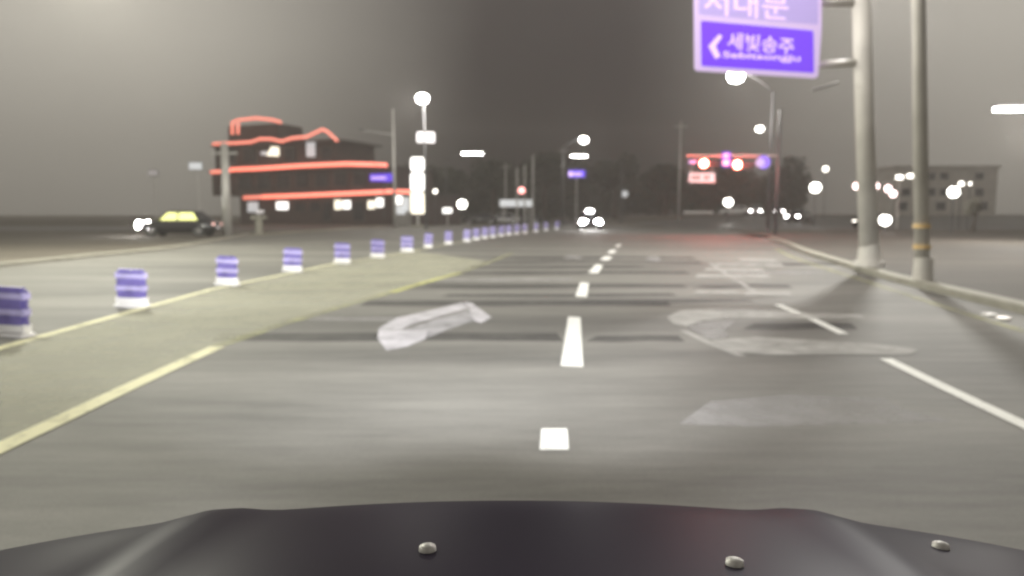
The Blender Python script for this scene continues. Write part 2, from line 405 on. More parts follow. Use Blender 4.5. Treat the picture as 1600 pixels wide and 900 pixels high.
# worn lettering bars painted across the right lane
for x0, x1, y0, y1, m in ((1152, 1216, 405, 408.5, 'worn_white'), (1112, 1226, 412, 416, 'worn_white'), (1098, 1196, 420, 424, 'worn_white'), (1084, 1206, 429.5, 435, 'worn_white'),
                          (1140, 1210, 439, 441, 'worn_white'), (1082, 1160, 455, 461, 'worn_white'), (1160, 1240, 457, 463, 'worn_white'), (1112, 1210, 484, 487, 'faint_white'),
                          (880, 912, 400, 404, 'faint_white'), (1008, 1034, 401, 408, 'faint_white'), (640, 662, 380, 382, 'faint_white')):
    quad('lettering_bar', [(x0, y1), (x1, y1 + 1), (x1 - 6, y0 + 1), (x0 + 8, y0)], .016, m)
# dark soft strips across the lanes, and paler patches
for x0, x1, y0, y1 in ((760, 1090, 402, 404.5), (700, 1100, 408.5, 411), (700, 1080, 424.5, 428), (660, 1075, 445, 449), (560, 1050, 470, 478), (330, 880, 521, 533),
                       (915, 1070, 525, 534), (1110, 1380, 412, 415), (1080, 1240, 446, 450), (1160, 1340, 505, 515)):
    quad('dark_strip', [(x0, y1), (x0 + (x1 - x0) * .3, y1 + 1.5), (x0 + (x1 - x0) * .65, y1 - .6), (x1, y1 + .5), (x1 - 10, y0), (x0 + (x1 - x0) * .6, y0 - .8), (x0 + 18, y0 + .5)], .005, 'dark_band')
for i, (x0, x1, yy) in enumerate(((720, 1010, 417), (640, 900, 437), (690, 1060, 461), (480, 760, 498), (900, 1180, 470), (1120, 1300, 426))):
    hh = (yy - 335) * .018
    quad('pale_patch' if i % 2 else 'dark_strip', [(x0, yy + hh), ((x0 + x1) / 2, yy + hh * 1.6), (x1, yy + hh * .6), (x1 - 14, yy - hh), ((x0 + x1) / 2, yy - hh * .8), (x0 + 12, yy - hh * .5)], .006, 'faint_white' if i % 2 else 'dark_band')
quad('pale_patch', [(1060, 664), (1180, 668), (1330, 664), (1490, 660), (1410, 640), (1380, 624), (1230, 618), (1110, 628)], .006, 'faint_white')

# ================================================================ STREET LAMPS
def street_lamp(px, py, Y, base_x=None, label='', lens_r=.3, lens='lamp', arm=1.6, side=1, watts=0, col=(1, .95, .87), shape='globe', group='street lamps', pole_r=.09, polemat='dark_steel', bx=None):
    """head at photo point (px,py) at distance Y; the pole stands on the ground beside it"""
    p = at(px, py, Y); x0 = p.x + side * arm if bx is None else bx
    z0 = gz(x0, Y); t = thing('street_lamp', label, 'street lamp', (x0, Y, z0), 0, group)
    H = p.z - z0; dx = p.x - x0
    G().cyl((0, 0, .02), (0, 0, H * .9), pole_r * 1.25, pole_r * .8, 12).build('pole', polemat, t, smooth=True)
    G().box((0, 0, .015), (.45, .45, .05)).cyl((0, 0, .03), (0, 0, .45), pole_r * 1.6, pole_r * 1.45, 12).build('base', 'dark_steel', t)
    pts = [Vector((dx * k, 0, H * .9 + (H * .12) * math.sin(k * PI / 2))) for k in [i / 8 for i in range(9)]]
    if abs(dx) > .2:
        G().tube(pts, pole_r * .55, 8).build('arm', polemat, t, smooth=True)
    else:
        G().cyl((0, 0, H * .9), (0, 0, H), pole_r * .7, pole_r * .5, 8).build('arm', polemat, t)
    hz_ = H + .02
    if shape == 'bar':
        L = lens_r
        G().box((dx, 0, hz_ + .11), (L * 2.1, .36, .13), 0, .03).build('lamp_head', 'dark_steel', t)
        G().box((dx, -.02, hz_ - .02), (L * 2, .32, .12), 0, .03).build('lens', lens, t)
    else:
        G().cyl((dx, 0, hz_ + .02), (dx, 0, hz_ + lens_r * 1.1), lens_r * .95, lens_r * .35, 14).build('lamp_head', 'dark_steel', t)
        G().ell((dx, 0, hz_ - lens_r * .1), (lens_r, lens_r, lens_r * .8)).build('lens', lens, t, smooth=True)
    if watts:
        lamp('bulb', t, (dx - (.0 if abs(dx) > .2 else .9), -.9, hz_ - lens_r - .15), watts, col, .2)
    return t
street_lamp(660, 153, 62, label='tall street lamp with big round white light above the white pylon sign', lens_r=.52, arm=.0, bx=at(660, 153, 62).x + .15, watts=5000)
street_lamp(912, 218, 90, label='distant round street lamp above the straight bar lamp over the road ahead', lens_r=.50, side=-1, arm=2.6, watts=1500)
street_lamp(905, 244, 100, label='distant bar shaped street lamp just above the small blue board', lens_r=1.1, lens='lamp', side=1, arm=6.0, shape='bar')
street_lamp(738, 240, 96, label='long thin bar lamp between the pylon sign and the road ahead', lens_r=1.4, lens='lamp', side=1, arm=-3.6, shape='bar')
street_lamp(1187, 201, 80, label='round street lamp above the row of red traffic signals', lens_r=.42, lens='lamp_soft', side=1, arm=1.9, watts=500)
street_lamp(1150, 118, 46, label='bright round street lamp seen just under the violet direction sign', lens_r=.52, side=1, arm=2.4, watts=2500)
street_lamp(1590, 171, 30, label='low wide floodlight bar at the far right over the pavement', lens_r=.95, side=1, arm=1.8, shape='bar', watts=5000)
street_lamp(165, -62, 24, label='street lamp over the opposite lanes whose greenish glow meets the top left of the photo', lens_r=.3, side=-1, arm=5.4, watts=17000, col=(1, .99, .84))
street_lamp(1345, -58, 22, label='street lamp over the pavement glowing behind the top of the violet sign', lens_r=.3, bx=at(1720, 300, 22).x, watts=11500, col=(1, .985, .93))
# the lamp whose striped pole stands on the right pavement, and an unseen one added to light the near lanes
bx_ = gnd(1441, 437, .126); bl = (at(1436, 60, bx_.y).x - bx_.x) / (at(1436, 60, bx_.y).z - .126)
t = thing('street_lamp', 'lamp pole with two orange bands on the right pavement', 'street lamp', (gnd(1441, 437, .126).x, gnd(1441, 437, .126).y, .126), 0, 'street lamps')
G().cyl((0, 0, .02), (bl * 9.4, 0, 9.4), .125, .10, 14).build('pole', 'pole_dim', t, smooth=True)
G().cyl((0, 0, 0), (0, 0, .4), .17, .15, 14).build('base', 'pole_dim', t)
for z in (.56, .93): G().cyl((0, 0, z), (0, 0, z + .07), .145, .145, 16).build('reflective_band', 'orange_band', t).location.x = bl * z
G().tube([(bl * 9.4 - 3.6 * k / 8, 0, 9.35 + .7 * math.sin(k * PI / 16)) for k in range(9)], .06).build('arm', 'steel', t, smooth=True)
G().box((-3.9, 0, 10.1), (.9, .34, .14), 0, .04).build('lamp_head', 'dark_steel', t)
G().box((-3.9, 0, 10.0), (.8, .28, .06), 0, .02).build('lens', 'lamp', t)
lamp('bulb', t, (-3.9, 0, 9.8), 3500, (1, .96, .9), .6)
t = thing('street_lamp', 'unseen street lamp added beside the opposite lanes to light the near road', 'street lamp', (-14.2, 10, 0), 0, 'street lamps')
G().cyl((0, 0, .02), (0, 0, 9.0), .14, .09, 14).build('pole', 'steel', t, smooth=True)
G().tube([(3.0 * k / 8, 0, 8.9 + .7 * math.sin(k * PI / 16)) for k in range(9)], .06).build('arm', 'steel', t, smooth=True)
G().box((3.3, 0, 9.62), (.9, .34, .14), 0, .04).build('lamp_head', 'dark_steel', t)
G().box((3.3, 0, 9.52), (.8, .28, .06), 0, .02).build('lens', 'lamp', t)
lamp('bulb', t, (3.3, 0, 9.3), 7500, (1, .99, .84), .5)

# small lamps on low posts
def post_lamp(px, py, Y, label, r=.2, lens='lamp_soft', cat='lamp'):
    p = at(px, py, Y); z0 = gz(p.x, Y) + (.126 if (p.x > 8 and Y < 44) else 0)
    t = thing('garden_lamp', label, cat, (p.x, Y, z0), 0, 'low post lamps')
    H = max(.25, p.z - z0)
    G().cyl((0, 0, 0), (0, 0, H - r * .6), .05, .04, 8).build('post', 'dark_steel', t)
    G().cyl((0, 0, 0), (0, 0, .08), .12, .1, 10).build('base', 'dark_steel', t)
    G().ell((0, 0, H), (r, r, r)).build('globe', lens, t, smooth=True)
    G().cyl((0, 0, H + r * .85), (0, 0, H + r * 1.25), r * .6, r * .15, 10).build('cap', 'dark_steel', t)
post_lamp(722, 319, 84, 'round white globe lamp right of the white pylon sign', .52)
post_lamp(680, 299, 84, 'small white lamp just right of the top of the bright pylon sign', .24, 'lamp_small')
post_lamp(1274, 293, 70, 'round white globe lamp left of the pale sign pole', .48)
post_lamp(1290, 264, 90, 'small pale lamp above the round globe lamp', .34, 'lamp_small')
post_lamp(1383, 344, 46, 'round globe lamp low between the sign pole and the banded pole', .34)
post_lamp(1138, 316, 80, 'round lamp under the pair of red traffic signals', .46)
post_lamp(1490, 300, 52, 'bright lamp at the top of the small pale tree', .38)
post_lamp(1502, 287, 60, 'smaller lamp just above the bright tree lamp', .2, 'lamp_small')
post_lamp(1516, 287, 60, 'smallest lamp at the right end of the tree lamps', .12, 'lamp_small')
post_lamp(976, 303, 120, 'dim grey lamp right of the oncoming taxi', .6, 'lit_dim')

# ================================================================ OVERHEAD DIRECTION SIGN
bp_ = gnd(1357, 416, .126)
sx, sy = bp_.x, bp_.y
t = thing('sign_pole', 'thick pale pole with side arm that carries the violet sign', 'pole', (sx, sy, .126), 0)
top = at(1346, 40, sy); lean = (top.x - sx) / (top.z - .126)
H = 8.2
G().cyl((0, 0, .3), (lean * H, 0, H), .205, .185, 18).build('pole', 'pole_pale', t, smooth=True)
G().cyl((0, 0, 0), (0, 0, .12), .33, .31, 18).cyl((0, 0, .12), (0, 0, .5), .25, .208, 18).build('base', 'pole_pale', t)
SY = sy - .32
pl, pr = at(1280, 103, sy), at(1334, 98, sy)
G().cyl((at(1260, 104, sy).x - sx, 0, pl.z - .126), (pr.x - sx + .1, 0, pr.z - .126), .075, .09, 10).build('arm', 'pole_pale', t, smooth=True)
G().cyl((at(1200, 8, sy).x - sx, 0, at(1200, 8, sy).z - .126), (lean * 7 + .1, 0, at(1334, 4, sy).z - .126), .075, .09, 10).build('arm', 'pole_pale', t, smooth=True)
G().cyl((at(1270, 141, sy).x - sx, .05, at(1270, 141, sy).z - .126), (at(1312, 128, sy).x - sx, .05, at(1312, 128, sy).z - .126), .03, .03, 8).build('cable', 'steel', t)

sg = thing('direction_sign', 'violet direction sign with white left chevron hung on the arm', 'road sign', (0, 0, 0))
def sp_(x, y, d=0): return at(x, y, SY - d)
def rounded(pix, r, n=5):
    res = []
    k = len(pix)
    for i in range(k):
        a, b, c = Vector(pix[i - 1]), Vector(pix[i]), Vector(pix[(i + 1) % k])
        u, v = (a - b).normalized() * r, (c - b).normalized() * r
        for j in range(n + 1):
            q = j / n; res.append(tuple((b + u) * (1 - q) ** 2 + b * 2 * q * (1 - q) + (b + v) * q ** 2))
    return res
def plate(name, pix, d, th, m, r=5):
    pts = [sp_(x, y, d) for x, y in rounded(pix, r)]
    return G().extrude(pts, (0, th, 0)).build(name, m, sg)
plate('back_board', [(1084, -62), (1086, 110), (1278, 122), (1284, 44), (1284, -62)], 0, .06, 'sign_border', 6)
plate('upper_face', [(1091, -56), (1092, 22), (1278, 38), (1279, -56)], .006, .008, 'sign_lav', 3)
plate('lower_face', [(1095, 32), (1096, 103), (1272, 114), (1271, 48)], .006, .008, 'sign_violet', 3)
plate('arrow', [(1124, 53), (1107, 72), (1118, 92), (1126, 88), (1118, 72), (1129, 57)], .012, .006, 'sign_text', 1)
def lettering(body, pix, h, m, bold=.0):
    cu = bpy.data.curves.new('lettering', 'FONT'); cu.body = body; cu.size = h; cu.align_x = 'LEFT'; cu.align_y = 'BOTTOM'; cu.offset = bold; cu.extrude = .003
    o = bpy.data.objects.new('lettering', cu); COL.objects.link(o)
    bpy.context.view_layer.update()
    me = bpy.data.meshes.new_from_object(o.evaluated_get(bpy.context.evaluated_depsgraph_get())); bpy.data.objects.remove(o)
    me.name = 'lettering'; me.materials.clear(); me.materials.append(M[m])
    xs = [v.co.x for v in me.vertices] or [0, 1]; ys = [v.co.y for v in me.vertices] or [0, 1]
    x0, x1, y0, y1 = min(xs), max(xs), min(ys), max(ys)
    (ax, ay), (bx, by), (cx, cy) = pix                      # lower left, lower right, upper left
    A, B, C_ = sp_(ax, ay, .016), sp_(bx, by, .016), sp_(cx, cy, .016)
    for v in me.vertices:
        u, q = (v.co.x - x0) / (x1 - x0), (v.co.y - y0) / (y1 - y0)
        p = A + (B - A) * u + (C_ - A) * q; v.co = (p.x, p.y + v.co.z, p.z)
    n = bpy.data.objects.new('lettering', me); COL.objects.link(n); n.parent = sg
    return n
lettering('세빛송주', [(1136, 76), (1240, 86), (1138, 50)], 1, 'sign_text', .012)
lettering('Sebitsongju', [(1129, 93), (1250, 99), (1130, 80)], 1, 'sign_text', .02)
lettering('서대문', [(1100, 22), (1232, 33), (1100, -22)], 1, 'sign_text', .012)
bpy.context.view_layer.update()

# ================================================================ DELINEATORS
g0 = thing('lane_delineator', 'x', 'delineator', (0, 0, 0), 0, 'striped delineators along the median line')
G().box((0, 0, .02), (.44, .2, .04), 0, .015).build('foot', 'white_band', g0)
G().box((0, 0, .29), (.40, .10, .48), 0, .03).build('body', 'violet', g0)
for k, m in enumerate(('white_band', 'lavender_band', 'lavender_band')):
    G().box((0, 0, .095 + k * .172), (.412, .112, .078 if k else .09), 0, .01).build('band', m, g0)
index_kids()
spots = [(18, 527), (207, 480), (355, 446), (457, 425), (535, 411.5), (590, 402.5), (636, 394), (669, 387.5), (701, 382), (729, 378), (744, 375.5), (757, 373), (770, 371.3), (783, 369.6),
         (795, 368), (807, 366.5), (820, 364.8), (837, 362.8), (853, 360.8), (870, 358.8)]
ords = ['nearest striped delineator, cut off by the left edge of the photo', 'second striped delineator from the left, beside the thin cream line', 'third striped delineator from the left, near the cream line bend',
        'fourth striped delineator from the left end of the row', 'fifth striped delineator from the left end of the row', 'sixth striped delineator from the left end of the row',
        'seventh striped delineator, straight below the white pylon sign', 'eighth striped delineator from the left, just right of the pylon sign', 'ninth striped delineator, below the parked cars at their left end',
        'tenth striped delineator from the left, first of the tight run', 'tenth striped delineator from the far end of the median row', 'ninth striped delineator from the far end of the median row', 'eighth striped delineator from the far end of the median row',
        'seventh striped delineator from the far end of the median row', 'sixth striped delineator from the far end of the median row', 'fifth striped delineator from the far end of the median row',
        'fourth striped delineator from the far end of the median row', 'third striped delineator from the far end of the median row', 'second striped delineator from the far end of the median row',
        'last and farthest striped delineator, left of the oncoming taxi']
for i, ((x, y), lb) in enumerate(zip(spots, ords)):
    p = gnd(x, y); o = g0 if i == 0 else dup(g0, (0, 0, 0))
    k = 1.0 if i < 6 else 1.0 + .02 * (i - 5)
    o.location = (p.x, p.y, .010); o.rotation_euler = (R(2.5 * math.sin(i * 1.7)), R(4 * math.sin(i * 3.1) + 2), R(-8 + 9 * math.sin(i * 2.3))); o.scale = (k if i < 7 else .78, 1, k); o['label'] = lb

# ================================================================ VEHICLES
def car(label, cat, loc, rz, paint_='car_dark', head=None, tail=None, taxi=False, winmat='win_dark', L=4.5, W=1.8, H=1.45, group=None, name='parked_car', beam=0, hs=1.0):
    t = thing(name, label, cat, loc, rz, group)
    hl, hw = L / 2, W / 2
    st = [(-hl, .45, .78, .78), (-hl + .12, .30, .88, .90), (-hl * .55, .22, .93, 1.0), (0, .20, .95, 1.0), (hl * .42, .22, .92, 1.0), (hl * .75, .24, .84, .97), (hl - .12, .28, .72, .90), (hl, .42, .60, .76)]
    g = G(); n = 10
    for x, zb, zt, k in st:
        h = hw * k
        prof = [(h * .55, zb), (h * .93, zb + .05), (h, zb + (zt - zb) * .45), (h * .96, zt - .06), (h * .72, zt + .03)]
        g.v += [(x, a, b) for a, b in prof] + [(x, -a, b) for a, b in prof[::-1]]
    for i in range(len(st) - 1):
        for k in range(n): g.f.append((i * n + k, i * n + (k + 1) % n, (i + 1) * n + (k + 1) % n, (i + 1) * n + k))
    g.f += [tuple(range(n)), tuple(range((len(st) - 1) * n, len(st) * n))[::-1]]
    g.build('body', paint_, t, smooth=True)
    cs = [(-hl * .82, .90, .90, .74), (-hl * .50, .93, H - .03, .62), (-hl * .05, .95, H, .62), (hl * .22, .94, H - .06, .62), (hl * .50, .90, .91, .74)]
    g = G()
    for x, zb, zt, k in cs:
        g.v += [(x, hw * .86, zb), (x, hw * k if zt > zb + .1 else hw * .8, zt), (x, -(hw * k if zt > zb + .1 else hw * .8), zt), (x, -hw * .86, zb)]
    for i in range(len(cs) - 1):
        for k in range(3): g.f.append((i * 4 + k, i * 4 + k + 1, (i + 1) * 4 + k + 1, (i + 1) * 4 + k))
    g.build('roof', paint_, t)
    def side_pane(x0, x1, xt0, xt1, s):
        zb, zt = .96, H - .12
        yb, yt = hw * .86 + .006, hw * (.86 - .24 * (zt - .93) / (H - .93)) + .008
        return G().extrude([(x0, s * yb, zb), (x1, s * yb, zb), (xt1, s * yt, zt), (xt0, s * yt, zt)], (0, s * .006, 0))
    for s in (1, -1):
        side_pane(-hl * .60, -hl * .10, -hl * .46, -hl * .10, s).build('side_window', winmat, t)
        side_pane(-hl * .06, hl * .38, -hl * .06, hl * .20, s).build('side_window', winmat, t)
    def slope_pane(x0, z0, x1, z1, wb, wt, dx):
        return G().extrude([(x0, -wb, z0), (x0, wb, z0), (x1, wt, z1), (x1, -wt, z1)], (dx, 0, .006))
    slope_pane(hl * .47, .95, hl * .245, H - .10, hw * .76, hw * .56, .012).build('windscreen', 'win_dark', t)
    slope_pane(-hl * .79, .95, -hl * .53, H - .08, hw * .76, hw * .56, -.012).build('rear_window', 'win_dark', t)
    for sx_ in (-hl * .62, hl * .62):
        for s in (1, -1):
            wy = s * (hw - .12)
            wl = G().cyl((sx_, wy - .1, .32), (sx_, wy + .1, .32), .32, .32, 18).build('wheel', 'rubber', t)
            G().cyl((sx_, wy + s * .1, .32), (sx_, wy + s * .125, .32), .20, .17, 12).build('rim', 'chrome', wl)
    for s in (1, -1):
        G().ell((hl - .09, s * hw * .64, .66), (.08 * hs, .2 * hs, .085 * hs * hs)).build('headlight', head or 'win_dark', t, smooth=True)
        G().ell((-hl + .05, s * hw * .66, .72), (.07, .17, .09)).build('taillight', tail or 'win_dark', t, smooth=True)
        G().box((hl * .40, s * (hw + .07), .98), (.12, .18, .13), 0, .03).build('mirror', paint_, t)
    G().box((hl - .005, 0, .50), (.03, 1.0, .16), 0, .01).build('grille', 'housing', t)
    G().box((-hl - .005, 0, .52), (.02, .5, .12)).build('number_plate', 'sign_white', t)
    if taxi:
        G().box((0, 0, H + .10), (.22, .55, .2), 0, .05).build('roof_lamp', 'head_far', t)
    if beam:
        lamp('beam', t, (hl + .25, 0, .66), beam, (1, .98, .96), .1, spot=R(60), rot=(R(84), 0, R(-90)))
    return t
def heading(p):   # rotation that points the car's nose (+X) at the camera
    return math.atan2(-p.y, -p.x)
p = gnd(923, 359); p = Vector((p.x * 1.0, p.y, 0))
car('oncoming dark taxi with dazzling headlights and lit roof lamp', 'taxi', (p.x, 61, .004), heading(Vector((p.x, 61, 0))) + .05, head='head', taxi=True, name='oncoming_taxi', W=1.9, H=1.5, beam=900, hs=1.5)
# the car crossing on the left, side on
p = at(282, 362, 42)
car('dark car with glowing yellow side windows driving left beside the opposite lanes', 'car', (p.x, 42, .004), R(183), head='head', tail='tail', winmat='lit_yellow', name='passing_car', L=4.4, H=1.52, hs=1.7)
# cars on the rising side road at the right
for x, Y, lb, pm in ((1180, 96, 'oncoming car at the left head of the queue on the side road', 'car_white'), (1217, 112, 'second oncoming car of the queue, between two others on the side road', 'car_dark')):
    q = at(x, 340, Y); car(lb, 'car', (q.x, Y, gz(q.x, Y) + .004), heading(Vector((q.x, Y, 0))), paint_=pm, head='head_far', group='cars queueing on the side road', name='queueing_car')
q = at(1249, 350, 78); car('dark car of the side road queue nearest to the pale sign pole', 'car', (q.x, 78, gz(q.x, 78) + .004), heading(q) - .35, head='head_far', group='cars queueing on the side road', name='queueing_car')
q = at(1358, 350, 66); car('dark car with faint headlights half hidden behind the pale sign pole', 'car', (q.x, 66, gz(q.x, 66) + .004), heading(q) - .3, head='lamp_small', group='cars queueing on the side road', name='queueing_car')
q = at(1148, 336, 104); car('pale car seen side on left of the queue under the signals', 'car', (q.x, 104, gz(q.x, 104) + .004), R(175), paint_='car_white', group='cars queueing on the side road', name='queueing_car')
# parked cars beyond the median, left of the pole cluster
for x, Y, rz, lb, pm in ((752, 90, 172, 'dark parked car at the left end of the row beside the globe lamp', 'car_dark'), (786, 90, 176, 'silver parked car in the middle of the row under the white board', 'car_silver'),
                         (822, 92, 170, 'dark parked car at the right end of the row by the poles', 'car_dark')):
    q = at(x, 346, Y); car(lb, 'car', (q.x, Y, 0.004), R(rz), paint_=pm, group='cars parked beyond the median')

# our own car's nose, at the foot of the picture
own = thing('dashcam_car', 'bluish black bonnet of the car that carries the camera', 'car', (0, 0, 0))
def hood_z(x, y): return .925 - .10 * sstep((y - .55) / .9) - .05 * (x / .85) ** 2 * (.8 + .35 * (x / .85) ** 2) - .9 * max(0, y - .95) ** 2
g = G(); xs_ = [-.92 + 1.84 * i / 60 for i in range(61)]; ys_ = [.28 + .92 * j / 40 for j in range(41)]
for y in ys_:
    for x in xs_: g.v.append((x, y - .12 * (x / .92) ** 2, hood_z(x, y) + .012 * math.exp(-((abs(x) - .45) / .05) ** 2)))
for j in range(40):
    for i in range(60): a = j * 61 + i; g.f.append((a, a + 1, a + 62, a + 61))
g.build('bonnet', 'car_hood', own, smooth=True)
for (px_, py_) in ((668, 856), (1148, 878), (1470, 852)):
    d = ray(px_, py_); s_ = .2
    while True:
        q = EYE + d * s_
        if q.z <= hood_z(q.x, q.y + .12 * (q.x / .92) ** 2) + .004 or s_ > 3: break
        s_ += .002
    G().ell((q.x, q.y, q.z + .001), (.008, .008, .004)).cyl((q.x, q.y, q.z - .01), (q.x, q.y, q.z + .002), .011, .010, 10).build('washer_nozzle', 'steel', own, smooth=True)
G().box((0, 1.10, .48), (1.80, .10, .42), 0, .03).build('bumper', 'car_hood', own)
G().box((0, 1.158, .56), (.9, .02, .16), 0, .005).build('grille', 'housing', own)
for s in (-1, 1):
    G().box((s * .90, .62, .55), (.06, 1.0, .5), 0, .02).build('wing', 'car_hood', own)
    wl = G().cyl((s * .80 - .1, .5, .32), (s * .80 + .1, .5, .32), .32, .32, 18).build('wheel', 'rubber', own)
    h_ = G().ell((s * .68, 1.165, .60), (.14, .05, .07)).build('headlight', 'lamp_soft', own, smooth=True)
    lamp('beam', own, (s * .68, 1.28, .60), 9000, (.98, .985, 1), .06, spot=R(31), rot=(R(89.5), 0, R(4)), blend=1.0).scale = (2.8, 1, 1)

# ================================================================ NEON BUILDING
A0 = at(325, 350, 100); B0 = at(650, 350, 86)
fdir = Vector((B0.x - A0.x, B0.y - A0.y, 0)).normalized(); fn = Vector((fdir.y, -fdir.x, 0))   # towards the camera
def fac(px, py, off=0.0):
    """point of the photo on the facade plane (pushed off metres towards the road)"""
    d = ray(px, py); o = Vector((A0.x, A0.y, 0)) + fn * off
    s_ = ((o - EYE).dot(fn)) / (d.dot(fn)); return EYE + d * s_
bd = thing('neon_building', 'dark three storey building outlined with red neon tubes', 'building', (A0.x, A0.y, 0))
inv = Vector((A0.x, A0.y, 0))
def L_(p): return Vector(p) - inv
def block(name, px0, px1, z0, z1, depth, m, off=0):
    a, b = fac(px0, 340, off), fac(px1, 340, off); a.z = b.z = z0; back = -fn * depth
    pts = [L_(a), L_(b), L_(b + back), L_(a + back)]
    return G().extrude(pts, (0, 0, z1 - z0)).build(name, m, bd)
zA, zB, zC, zD = fac(500, 304).z, fac(480, 263).z, fac(420, 221).z, fac(400, 190).z
block('ground_floor', 376, 645, 0, zA - .15, 12, 'wall_dark'); block('upper_floor', 334, 606, zA + .05, zB - .15, 11, 'wall_dark', -.4)
block('top_floor', 340, 524, zB + .05, zC - .3, 9, 'wall_dark', -.8); block('roof_tower', 362, 438, zC, zD - .2, 5, 'wall_dark', -1.2)
block('eave', 372, 648, zA - .15, zA + .05, 13, 'roof', .5); block('eave', 328, 610, zB - .15, zB + .05, 12, 'roof', .3); block('eave', 334, 530, zC - .3, zC - .1, 10, 'roof', 0)
def neon(pix, r, m='neon', off=.7):
    pts = [L_(fac(x, y, off)) for x, y in pix]; return G().tube(pts, r, 8).build('neon_tube', m, bd, smooth=True)
neon([(381, 309), (405, 308), (409, 308)], .22, 'neon_pale'); neon([(411, 307.5), (470, 305.5), (540, 302.5), (596, 300), (612, 299)], .26); neon([(613, 299), (634, 299.5), (646, 300)], .24, 'neon')
neon([(330, 269), (360, 267)], .24, 'neon_pale'); neon([(361, 265), (410, 263), (470, 259), (540, 256), (584, 257)], .26); neon([(584, 257), (604, 258)], .24)
neon([(333, 225), (365, 223.5), (392, 222), (406, 217), (424, 217), (440, 221), (455, 216), (480, 213.5), (491, 208), (504, 202), (511, 205), (527, 220)], .20, 'neon_pale')
neon([(363, 210), (363, 191), (372, 187.5), (400, 184.5), (425, 187), (439, 191)], .19, 'neon_pale')
neon([(372, 210), (372, 192)], .17, 'neon_pale')
M['neon_orange'] = M['neon_pale']
def win(px0, px1, py0, py1, m, off=.12, name='window'):
    a, b, c, d = fac(px0, py1, off), fac(px1, py1, off), fac(px1, py0, off), fac(px0, py0, off)
    f = G().extrude([L_(a), L_(b), L_(c), L_(d)], fn * -.1).build(name, 'dark_steel', bd)
    cx, cy = (px0 + px1) / 2, (py0 + py1) / 2
    sh = lambda x, y: L_(fac(cx + (x - cx) * .92, cy + (y - cy) * .92, off + .03))
    G().extrude([sh(px0, py1), sh(px1, py1), sh(px1, py0), sh(px0, py0)], fn * -.04).build('pane', m, f)
for x0, x1, y0, y1, m in ((386, 404, 315, 332, 'lit_dim'), (431, 451, 315, 328, 'lit_white'), (522, 534, 312, 328, 'lit_cream'), (535, 548, 313, 327, 'lit_white'), (574, 586, 313, 327, 'lit_cream'), (587, 600, 309, 324, 'lit_white'),
                          (460, 476, 314, 330, 'win_dark'), (484, 500, 314, 330, 'win_dark'), (505, 516, 314, 345, 'win_dark'), (552, 568, 314, 345, 'win_dark'),
                          (478, 493, 219, 246, 'lit_dim'), (372, 392, 273, 295, 'win_dark'), (402, 422, 272, 295, 'win_dark'), (432, 452, 272, 294, 'win_dark'), (462, 482, 270, 293, 'win_dark'),
                          (492, 512, 269, 292, 'win_dark'), (522, 542, 268, 291, 'win_dark'), (552, 572, 267, 290, 'win_dark'), (352, 368, 232, 256, 'win_dark'), (380, 400, 232, 255, 'win_dark'), (444, 462, 230, 252, 'win_dark'),
                          (502, 518, 230, 250, 'win_dark')):
    win(x0, x1, y0, y1, m, .12 if y0 > 300 else (-.28 if y0 > 256 else -.68))
b_ = thing('facade_sign', 'small lit white sign high on the neon building between the upper tubes', 'sign', L_(fac(422, 238, -.4)) + inv)
fa = lambda x, y, o, org: fac(x, y, o) - org
org = fac(422, 238, -.4)
G().extrude([fa(*q, -.5, org) for q in ((416, 243), (434, 244), (434, 230), (424, 229))], fn * -.25).build('panel', 'lit_cream', b_)
G().extrude([fa(*q, -.5, org) for q in ((407, 242), (415, 242), (415, 236), (407, 237))], fn * -.2).build('side_panel', 'lit_dim', b_)
# blue fascia sign above the right end
org = fac(597, 277, 1.0); b_ = thing('shop_sign', 'small glowing blue sign with a pale line, at the right end of the neon building', 'sign', org)
G().extrude([fa(*q, 1.0, org) for q in ((578, 283), (611, 284), (611, 271), (578, 272))], fn * -.25).build('board', 'lit_blue', b_)
for k in range(6): G().extrude([fa(*q, 1.04, org) for q in ((580 + k * 4, 280), (583 + k * 4, 280), (583 + k * 4, 276), (580 + k * 4, 276))], fn * -.05).build('letter_block', 'lit_lilac', b_)
G().cyl(fa(600, 283, .9, org), fa(600, 340, .9, org), .08).build('bracket', 'dark_steel', b_)

# white pylon sign: three panels
PY = 74
def lp(px, py, Y, o): return at(px, py, Y) - o
o_ = Vector((at(653, 340, PY).x, PY, 0)); t = thing('pylon_sign', 'tall bright white pylon sign with three stacked panels', 'sign', o_)
for (x0, x1, y0, y1, m) in ((642, 663, 246, 267, 'lit_white'), (642, 663, 270, 298, 'lit_white'), (642, 664, 301, 334, 'lit_cream')):
    a, b = lp(x0, y1, PY, o_), lp(x1, y0, PY, o_)
    G().box(((a.x + b.x) / 2, 0, (a.z + b.z) / 2), (b.x - a.x, .4, b.z - a.z), 0, .12).build('panel', m, t)
G().cyl((0, .05, 0), (0, .05, lp(653, 250, PY, o_).z), .16, .14, 10).build('post', 'steel', t)
G().box((0, 0, .1), (1.6, .8, .2), 0, .03).build('plinth', 'kerb', t)
